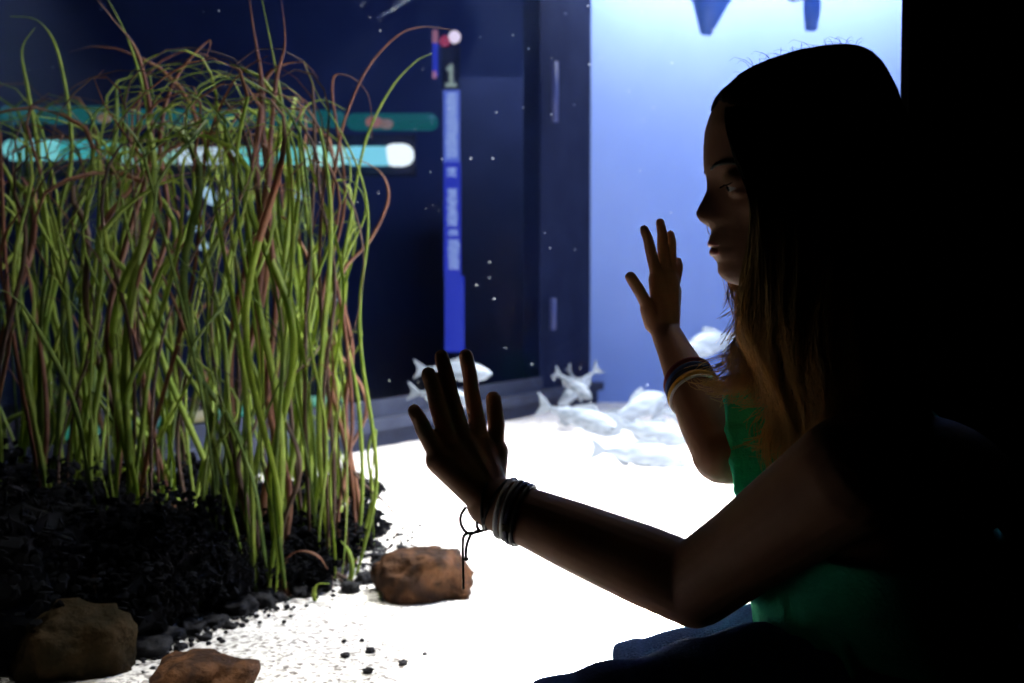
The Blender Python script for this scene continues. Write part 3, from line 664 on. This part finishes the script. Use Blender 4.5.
hand([((414.5, 411), (424, 430), (440, 460), .0074), ((428.5, 374), (437, 405), (452, 454), .0078), ((441.5, 357), (450, 393), (466, 448), .0080), ((466, 356), (472, 394), (482, 449), .0080)],
     ((493.5, 399), (496.5, 425), (494.5, 452), (487, 480)), LWR, .0138, .0082, 0)
hand([((678, 261), (677, 273), (672.5, 291), .0052), ((670.3, 234.5), (671, 251), (670.5, 280), .0056), ((660, 222.5), (662.5, 243), (665, 276), .0058), ((644, 229.5), (650, 248), (657.5, 279), .0058)],
     ((630.5, 277), (639.5, 291), (649, 309), (656, 322)), RWR, .0105, .0066, 0)
# hips and legs
LH = Vector((.375, .93, .235)); RH = Vector((.415, 1.06, .230)); LK = P(470, 764, .93); RK = P(590, 722, 1.105)
add_chain(bm, [LH, LH.lerp(LK, .5), LK], [.076, .062, .047], n=28)
add_chain(bm, [RH, RH.lerp(RK, .5), RK], [.078, .068, .054], n=28)
LAn = Vector((.05, .86, -.22)); RAn = Vector((.15, 1.09, -.22))
for K_, A_ in ((LK, LAn), (RK, RAn)):
    add_chain(bm, [K_, K_.lerp(A_, .3), K_.lerp(A_, .65), A_], [.050, .050, .042, .034], n=24)
    fd = Vector((-1, .05, 0)).normalized()
    add_capsule(bm, A_ + Vector((.02, 0, -.045)), A_ + fd * .13 + Vector((0, 0, -.052)), .032, .024, 20)
    add_capsule(bm, A_ + Vector((0, 0, 0)), A_ + fd * .08 + Vector((0, 0, -.04)), .034, .028, 20)
    for q in range(5):
        sd = Vector((0, 1, 0)) * ((q - 2) * .0125) * (1 if K_ is LK else -1)
        b0 = A_ + fd * (.14 - abs(q - 1) * .006) + Vector((0, 0, -.062)) + sd; add_capsule(bm, b0, b0 + fd * (.028 - q * .002), .010, .0085 - q * .0005, 10)
body = gchild('body', bm, M_skin); remesh(body, .0021, 3, .5)
# eyes, brows, lips as features of the body
for sg in (1, -1):
    ec = HW(730.5, sg * .031, 188)
    bm = bmesh.new(); add_ellipsoid(bm, ec, .0108, .0112, .0108, nu=20, nv=14); gchild('eye', bm, M_white_eye, body).location = (0, 0, 0)
    bm = bmesh.new(); add_ellipsoid(bm, ec + HF * .0068 + Vector((0, 0, -.002)), .0045, .0052, .0052, nu=14, nv=8); gchild('iris', bm, M_eye, body).location = (0, 0, 0)
    bm = bmesh.new()
    br = [HW(709, sg * .014, 171), HW(712, sg * .024, 167.5), HW(722, sg * .039, 168), HW(733, sg * .050, 173)]
    add_tube(bm, smooth_pts(br, 5), .0019, 6); gchild('eyebrow', bm, M_hair, body).location = (0, 0, 0)
    bm = bmesh.new()
    for q in range(16):
        la = .018 + .026 * q / 15; a_ = HW(718.5 + 40 * abs(la - .028) ** 1.0 * 6, sg * la, 187.5); add_tube(bm, [a_, a_ + HF * .003 + Vector((0, 0, -.002)), a_ + HF * .005 + Vector((0, 0, -.003))], [.0004, .0003, .0001], 4)
    gchild('eyelashes', bm, M_eye, body).location = (0, 0, 0)
def lip(yc, amp, wv, hh):
    bm = bmesh.new(); rings = []
    for i in range(17):
        la = (i / 16 - .5) * 2 * wv; k = 1 - abs(la / wv) ** 2.2; y = yc + abs(la) * 90
        f = interp(FR, y) - interp(LIPS, y) * math.exp(-(abs(la) / .0215) ** 3); mid = f + (interp(BK, y) - f) * .52
        c = math.sqrt(max(0, 1 - (abs(la) / interp(WD, y)) ** 2)); px = mid - c ** .9 * (mid - f) + 2.2 + 10.5 * min(1.4, (la / .030) ** 2)
        r_ = .0006 + hh * k; cc = HW(px, la, y)
        rings.append([cc + HF * math.cos(t) * r_ * .8 + Vector((0, 0, math.sin(t) * r_)) for t in (2 * math.pi * q / 10 for q in range(10))])
    add_loft(bm, rings); return bm
bm = lip(242.5, 0, .023, .0030); gchild('upper_lip', bm, M_lip, body).location = (0, 0, 0)
bm = lip(251.0, 0, .021, .0036); gchild('lower_lip', bm, M_lip, body).location = (0, 0, 0)

# tank top
bm = bmesh.new(); torso(bm, .010, slice(3, 9))
add_loft(bm, [[c + BL * (w_ * math.cos(t)) + BF * (f_ * math.sin(t) + o_) for t in (2 * math.pi * k / 36 for k in range(36))] for c, w_, f_, o_ in
              ((Vector((.375, .985, .470)), .075, .050, .012), (Vector((.375, .985, .445)), .095, .070, .02), (Vector((.375, .985, .40)), .115, .092, .025), (Vector((.375, .985, .36)), .135, .108, .025), (Vector((.375, .985, .30)), .140, .112, .022), (Vector((.385, .985, .25)), .14, .115, .012), (Vector((.40, .985, .215)), .150, .125, .01), (Vector((.408, .985, .195)), .154, .13, .01))])
for sg in (1, -1):
    add_ellipsoid(bm, Vector((.375, .985, .350)) + BF * .088 + BL * (.062 * sg), .056, .056, .060)
    st = [Vector((.375, .985, .40)) + BF * .10 + BL * (.07 * sg), Vector((.370, .985, .455)) + BF * .07 + BL * (.08 * sg), Vector((.365, .985, .505)) + BL * (.085 * sg), Vector((.375, .985, .455)) - BF * .045 + BL * (.075 * sg)]
    add_chain(bm, st, [.016] * 4, n=12)
# folds running down the front
rf = random.Random(4)
for k in range(13):
    a_ = -1.25 + 2.5 * k / 12; d_ = BF * math.cos(a_) + BL * math.sin(a_) * 1.15
    q = [Vector((.375, .985, .405)) + d_ * .112, Vector((.375, .985, .35)) + d_ * .128, Vector((.375, .985, .29)) + (BF * math.cos(a_ + .15) + BL * math.sin(a_ + .15) * 1.15) * .124, Vector((.39, .985, .22)) + (BF * math.cos(a_ + .2) + BL * math.sin(a_ + .2) * 1.15) * .128]
    add_chain(bm, smooth_pts(q, 4), [.005 + rf.uniform(0, .004)] * 13, n=8)
# loose armhole edge of the far side
ed = [P(739, 378, 1.06), P(729, 398, 1.06), P(731, 430, 1.05), P(734, 460, 1.045), P(740, 490, 1.04), P(747, 515, 1.035)]
e2 = [p + Vector((.045, .01, 0)) for p in ed]
for i in range(5): add_capsule(bm, ed[i], ed[i + 1], .006, .006, 10)
for i in range(6): add_capsule(bm, ed[i], e2[i], .008, .012, 10)
for i in range(5): add_capsule(bm, ed[i].lerp(e2[i], .5), ed[i + 1].lerp(e2[i + 1], .5), .010, .010, 10); add_capsule(bm, ed[i].lerp(e2[i], .22), ed[i + 1].lerp(e2[i + 1], .22), .007, .007, 10)
for i in range(5): add_capsule(bm, e2[i], e2[i + 1], .014, .014, 10)
top = gchild('tank_top', bm, M_green); remesh(top, .003, 5, .5)
# shorts
bm = bmesh.new(); torso(bm, .016, slice(6, 9)); add_ellipsoid(bm, Vector((.42, .99, .225)), .13, .135, .070)
def leg_cloth(H, K, r0, r1, t1, seed):
    rs = random.Random(seed); d = (K - H); a, b_ = frame_from(d); rings = []; n = 40; m = 34
    for i in range(m + 1):
        s = i / m * t1; c = H + d * s; rr_ = r0 + (r1 - r0) * s
        rings.append([c + (a * math.cos(t) + b_ * math.sin(t)) * (rr_ + .0022 * math.sin(6 * s * 6.28 + 2.5 * math.sin(t + seed)) * (0.5 + 0.5 * math.sin(t + seed)) + .002 * math.sin(5 * t + 20 * s)) for t in (2 * math.pi * k / n for k in range(n))])
    add_loft(bm, rings)
leg_cloth(LH, LK, .090, .057, .83, 1); leg_cloth(RH, RK, .084, .066, .86, 3)
for H, K, r_, t1 in ((LH, LK, .0605, .83), (RH, RK, .072, .86)):      # turned-up hems
    d = (K - H).normalized(); c = H + (K - H) * t1; a, b_ = frame_from(d)
    add_loft(bm, [[c + d * o_ + (a * math.cos(t) + b_ * math.sin(t)) * (r_ + q_) for t in (2 * math.pi * k / 40 for k in range(40))] for o_, q_ in ((-.032, .0), (-.030, .003), (-.004, .003), (0, .0))])
sh = gchild('denim_shorts', bm, M_denim); remesh(sh, .003, 3, .4)

# bracelets
def band(name, C, ax, ra, rb, tube, m, flat=Vector((0, 0, 1)), tilt=0.0, label=None, nseg=48, wob=0.0, seed=0):
    d = ax.normalized(); a, b_ = frame_from(d, flat)
    d2 = Matrix.Rotation(tilt, 3, a) @ d; b2 = Matrix.Rotation(tilt, 3, a) @ b_
    bm = bmesh.new(); rings = []
    for k in range(nseg):
        t = 2 * math.pi * k / nseg; o = a * math.cos(t) + b2 * math.sin(t); w_ = 1 + wob * math.sin(3 * t + seed)
        c = C + a * math.cos(t) * ra * w_ + b2 * math.sin(t) * rb * w_ + d2 * wob * .05 * math.sin(2 * t + seed)
        rings.append([c + (o * math.cos(u) + d2 * math.sin(u)) * tube for u in (2 * math.pi * q / 8 for q in range(8))])
    vs = [[bm.verts.new(p) for p in r_] for r_ in rings]
    for k in range(nseg):
        for q in range(8): bm.faces.new((vs[k][q], vs[k][(q + 1) % 8], vs[(k + 1) % nseg][(q + 1) % 8], vs[(k + 1) % nseg][q]))
    bmesh.ops.recalc_face_normals(bm, faces=bm.faces[:])
    o = gchild(name, bm, m)
    if label: o['label'] = label
    return o
M_bw = mat('white_cord', (0.85, 0.85, 0.88), 0.6); M_bk = mat('black_cord', (0.008, 0.008, 0.010), 0.5); M_bp = mat('navy_cord', (0.03, 0.03, 0.09), 0.6)
M_br = mat('dark_red_cord', (0.16, 0.015, 0.03), 0.6); M_bb = mat('blue_cord', (0.03, 0.08, 0.30), 0.6); M_by = mat('yellow_cord', (0.65, 0.36, 0.04), 0.6)
M_gold = mat('dull_gold', (0.5, 0.42, 0.18), 0.4, metal=0.7)
la = LE - LWR; lu = la.normalized()
def LA(t): return LWR + lu * t
for t_, rr_, tb, m, lb, ti in ((.006, .0305, .0022, M_bk, 'thin black knotted cord', .25), (.013, .031, .0022, M_bk, 'thin black cord', -.1), (.0235, .0325, .0034, M_bw, 'pale white band', .12), (.031, .033, .0030, M_bw, 'pale grey band', .10),
                                (.037, .0335, .0034, M_bp, 'dark navy band', .10), (.043, .0335, .0034, M_bk, 'thick black band', .08)):
    band('bracelet', LA(t_ - .006), la, rr_ * .965, rr_ * .94, tb * .78, m, tilt=ti, label=lb, wob=.01, seed=t_ * 300)
# star charm and hanging cord ends
bm = bmesh.new(); ctr = P(507, 528, LA(.04).y - .030); pts = []
for k in range(10):
    r_ = .0065 if k % 2 == 0 else .003; pts.append(Vector((math.cos(k * .628) * r_, 0, math.sin(k * .628) * r_)))
a_ = [bm.verts.new(ctr + p) for p in pts]; b2_ = [bm.verts.new(ctr + p + Vector((0, .0025, 0))) for p in pts]; bm.faces.new(a_); bm.faces.new(b2_[::-1])
for k in range(10): bm.faces.new((a_[(k + 1) % 10], a_[k], b2_[k], b2_[(k + 1) % 10]))
gchild('star_charm', bm, M_gold, smooth=False)
bm = bmesh.new(); yd = LWR.y - .012
for l in ([(466, 507), (461, 515), (461, 524), (466, 532), (473, 533), (481, 531), (487, 529)], [(478, 531), (474, 533), (466, 534), (463, 540), (463, 560), (463.5, 589)], [(472, 532), (468, 541), (466, 550), (466, 560)], [(484, 507), (478, 516), (477, 526), (480, 531)]):
    add_tube(bm, smooth_pts([P(x, y, yd) for x, y in l], 5), .0016, 6)
for (x, y) in ((472, 533), (477, 531.5), (466, 559)): add_ellipsoid(bm, P(x, y, yd), .003, .003, .0022, nu=10, nv=6)
gchild('knotted_cord', bm, M_bk)
ra_ = RE - RWR; ru = ra_.normalized()
for t_, rr_, tb, m, lb, ti in ((.084, .0285, .0028, M_br, 'dark red band', .25), (.091, .0290, .0024, M_bb, 'blue band', .2), (.097, .0295, .0024, M_bp, 'navy band', .15), (.104, .0300, .0026, M_by, 'yellow band', .1), (.110, .0305, .0018, M_bw, 'thin white band', .1)):
    band('bracelet', RWR + ru * t_, ra_, rr_, rr_, tb, m, tilt=ti, label=lb, wob=.01, seed=t_ * 100)

# hair: inner volume, then strands combed along guide lines
def GP(l): return [P(x, y, HY + d) for x, y, d in l]
near = [GP(l) for l in (
    [(728, 90, -.010), (724, 122, -.045), (733, 158, -.074), (746, 190, -.086), (751, 222, -.088), (749, 252, -.086), (744, 285, -.078), (745, 322, -.065), (757, 358, -.05), (770, 392, -.045), (762, 425, -.045), (757, 455, -.05)],
    [(733, 82, -.004), (740, 112, -.055), (751, 155, -.085), (759, 200, -.097), (760, 250, -.097), (756, 300, -.09), (755, 340, -.075), (772, 380, -.06), (786, 405, -.055), (775, 440, -.055), (768, 472, -.06)],
    [(752, 70, 0), (765, 108, -.062), (775, 155, -.092), (782, 210, -.103), (782, 265, -.102), (776, 315, -.095), (775, 360, -.08), (790, 400, -.07), (798, 430, -.07), (786, 465, -.07), (790, 490, -.075)],
    [(785, 56, 0), (800, 98, -.07), (812, 150, -.098), (818, 220, -.107), (818, 300, -.102), (815, 370, -.1), (820, 430, -.1), (812, 480, -.10), (815, 510, -.1)],
    [(818, 49, 0), (836, 92, -.07), (850, 150, -.1), (856, 230, -.103), (856, 310, -.1), (852, 400, -.105), (848, 470, -.11), (845, 520, -.115)],
    [(846, 44.5, 0), (868, 90, -.06), (882, 150, -.085), (890, 230, -.085), (892, 320, -.085), (890, 420, -.095), (885, 530, -.10)],
    [(868, 51, 0), (894, 92, -.02), (910, 150, -.03), (918, 230, -.03), (918, 330, -.03), (915, 430, -.04), (910, 540, -.04)])]
far = [GP(l) for l in (
    [(722, 97, .008), (711, 114, .040), (706, 136, .066), (704.5, 160, .076), (707, 185, .082), (716, 212, .083), (728, 245, .08), (731, 272, .07), (722, 292, .055), (714, 301, .045)],
    [(726, 91, .006), (716, 114, .048), (714, 150, .078), (720, 200, .088), (733, 250, .086), (741, 290, .072), (737, 312, .06), (728, 324, .05)],
    [(740, 78, .004), (738, 112, .058), (738, 160, .086), (745, 220, .092), (752, 280, .085), (747, 325, .07), (735, 352, .055), (712, 366, .045), (697, 373, .04)],
    [(760, 65, 0), (762, 105, .06), (764, 160, .09), (768, 230, .095), (768, 300, .09), (757, 350, .07), (738, 375, .055), (716, 386, .045), (703, 384, .04)],
    [(785, 56, 0), (790, 98, .066), (795, 160, .095), (798, 230, .1), (795, 310, .09), (778, 360, .075), (752, 390, .055), (733, 399, .045), (722, 398, .04)],
    [(818, 49, 0), (834, 92, .07), (845, 150, .095), (850, 230, .1), (848, 320, .09), (840, 400, .08), (830, 470, .07)],
    [(846, 44.5, 0), (864, 90, .06), (880, 150, .08), (890, 230, .08), (890, 330, .07), (885, 430, .07), (880, 520, .07)],
    [(868, 51, 0), (894, 92, .02), (910, 150, .03), (918, 230, .03), (918, 330, .03), (915, 430, .03), (910, 540, .03)])]
def resample(pts, n):
    pts = smooth_pts(pts, 5); ds = [0]
    for a, b_ in zip(pts, pts[1:]): ds.append(ds[-1] + (b_ - a).length)
    out = []; j = 0
    for i in range(n):
        t = ds[-1] * i / (n - 1)
        while j < len(ds) - 2 and ds[j + 1] < t: j += 1
        k = (t - ds[j]) / max(1e-9, ds[j + 1] - ds[j]); out.append(pts[j].lerp(pts[j + 1], min(1, k)))
    return out
NS = 30
near = [resample(g, NS) for g in near]; far = [resample(g, NS) for g in far]
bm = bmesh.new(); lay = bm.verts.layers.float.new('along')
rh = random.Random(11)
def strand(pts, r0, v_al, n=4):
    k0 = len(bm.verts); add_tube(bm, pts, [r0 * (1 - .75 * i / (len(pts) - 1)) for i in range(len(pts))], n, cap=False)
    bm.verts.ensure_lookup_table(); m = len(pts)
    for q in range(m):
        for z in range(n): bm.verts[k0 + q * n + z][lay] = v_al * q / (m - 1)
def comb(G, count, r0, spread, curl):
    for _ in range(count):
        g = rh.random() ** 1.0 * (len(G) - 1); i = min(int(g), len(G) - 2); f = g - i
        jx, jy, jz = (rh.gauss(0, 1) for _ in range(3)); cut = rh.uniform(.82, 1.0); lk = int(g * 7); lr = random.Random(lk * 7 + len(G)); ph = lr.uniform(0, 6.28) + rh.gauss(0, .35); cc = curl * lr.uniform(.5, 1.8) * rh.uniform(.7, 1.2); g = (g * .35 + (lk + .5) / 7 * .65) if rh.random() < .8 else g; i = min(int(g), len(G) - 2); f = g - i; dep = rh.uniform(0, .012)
        pts = []
        lock = math.sin(g * 9.0) * .5
        for k in range(NS):
            s = k / (NS - 1) * cut; kk = s * (NS - 1); a = min(int(kk), NS - 2); p = G[i][a].lerp(G[i][a + 1], kk - a).lerp(G[i + 1][a].lerp(G[i + 1][a + 1], kk - a), f)
            cen = Vector((hc.x + .0, HY, p.z)); inward = (cen - p); inward.z = 0
            if inward.length > 1e-4: inward.normalize()
            sp = spread * (s ** 1.8 if s < .7 else .53 * (1 - (s - .7) * 1.2))
            p = p + inward * dep * min(1, s * 6) + Vector((jx, jy * .8, jz * .5)) * sp + Vector((math.sin(ph + s * 13 + lock * 3), math.cos(ph * .7 + s * 10), 0.3 * math.sin(ph + s * 17))) * cc * s ** 1.8
            pts.append(p)
        strand(pts, r0 * rh.uniform(.7, 1.3), cut)
comb(near, 2000, .0010, .008, .011); comb(far, 1500, .0010, .008, .011)
g1 = resample(GP([(748, 235, -.03), (744, 290, -.01), (740, 335, 0), (728, 366, .01), (708, 385, .01), (697, 377, .012)]), NS)
g2 = resample(GP([(756, 235, -.02), (754, 300, 0), (750, 350, 0), (736, 385, .005), (718, 398, .01), (706, 392, .01)]), NS)
g3 = resample(GP([(760, 250, -.04), (762, 310, -.02), (764, 360, -.01), (756, 395, -.01), (745, 405, -.01), (738, 398, -.01)]), NS)
g4 = resample(GP([(764, 260, -.06), (762, 330, -.05), (772, 375, -.04), (766, 415, -.04), (748, 436, -.045), (735, 440, -.045)]), NS)
g5 = resample(GP([(770, 260, -.07), (770, 330, -.06), (782, 385, -.05), (780, 430, -.05), (764, 456, -.05), (745, 452, -.05)]), NS)
comb([g1, g2, g3], 200, .0010, .009, .015); comb([g4, g5], 100, .0010, .005, .008)
# fine flyaway hairs on the crown
for _ in range(46):
    px = rh.uniform(730, 880); py = interp([(715, 108), (722, 95), (740, 76), (760, 65), (785, 56), (818, 49), (846, 44.5), (868, 51), (890, 72)], px)
    a = P(px, py + 2, HY + rh.uniform(-.01, .01)); dx = rh.uniform(-28, 14); up_ = rh.uniform(1, 11)
    strand([a, P(px + dx * .4, py - up_ * .7, HY), P(px + dx * .8, py - up_, HY), P(px + dx, py - up_ * .6, HY)], .00032, 0.2)
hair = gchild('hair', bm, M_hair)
bm = bmesh.new()      # solid core that keeps the hair from being see-through
CB = [(54, 0), (285, 0)]
rings = []
for k in range(2, NS - 4):
    prs = [g[k] for g in near[1:]] + [g[k] for g in far[::-1][1:-2]]
    c = sum(prs, Vector()) / len(prs); rings.append([c + (p - c) * .90 for p in prs])
m_ = len(rings[0])
# keep the core behind the face: only the back guides
bm2 = bmesh.new()
for G in (near[2:], far[3:]):
    for a, b_ in zip(G, G[1:]):
        for k in range(4, NS - 7):
            for f in (0, .33, .66):
                p = a[k].lerp(b_[k], f); q = a[k + 1].lerp(b_[k + 1], f); cen = Vector((P(835, 200, HY).x, HY, p.z)); inw = (cen - p); inw.z = 0
                inw = inw.normalized() if inw.length > 1e-4 else Vector()
                add_capsule(bm2, p + inw * .016, q + inw * .016, .013, .013, 8)
add_ellipsoid(bm2, P(836, 133, HY), .060, .070, .080)
cap = []
for k in range(40):                      # scalp cap following the skull above and behind the hairline
    y = 51.0 + k * 4.2; t0 = 0.02 if y < 99 else 0.02 + 1.25 * min(1, (y - 99) / 30)
    rg_ = []
    for q in range(40):
        th = t0 + (2 * math.pi - 2 * t0) * q / 39; yy = max(54.2, y)
        p = head_pt(yy, th, .005); c = HW(832, 0, yy); o_ = (p - c); p = c + o_ * 1.01 + Vector((0, 0, -.001 if y < 70 else 0)); rg_.append(p)
    cap.append(rg_)
for a, b_ in zip(cap, cap[1:]):
    for q in range(39): add_capsule(bm2, a[q], b_[q + 1], .0048, .0048, 6); add_capsule(bm2, a[q], a[q + 1], .0048, .0048, 6)
bm.free()
core = mesh_obj('hair_mass', bm2, mat('dark_hair', (0.006, 0.004, 0.003), 0.9, spec=0.02)); core.parent = hair
remesh(core, .004, 3, .5)

# low bench she sits on
bench = empty('bench', (.45, .97, -.3)); tag(bench, 'low dark bench under the person, beside the glass', 'bench')
bm = bmesh.new(); add_box(bm, (-.20, -.23, .385), (.28, .23, .44)); bmesh.ops.bevel(bm, geom=bm.edges[:], offset=.012, segments=3, affect='EDGES'); mesh_obj('seat', bm, M_hall, bench)
for sx in (-1, 1):
    for sy in (-1, 1):
        bm = bmesh.new(); add_box(bm, (.04 + sx * .19 - .02, sy * .18 - .02, 0), (.04 + sx * .19 + .02, sy * .18 + .02, .386)); mesh_obj('leg', bm, M_hall, bench, False)
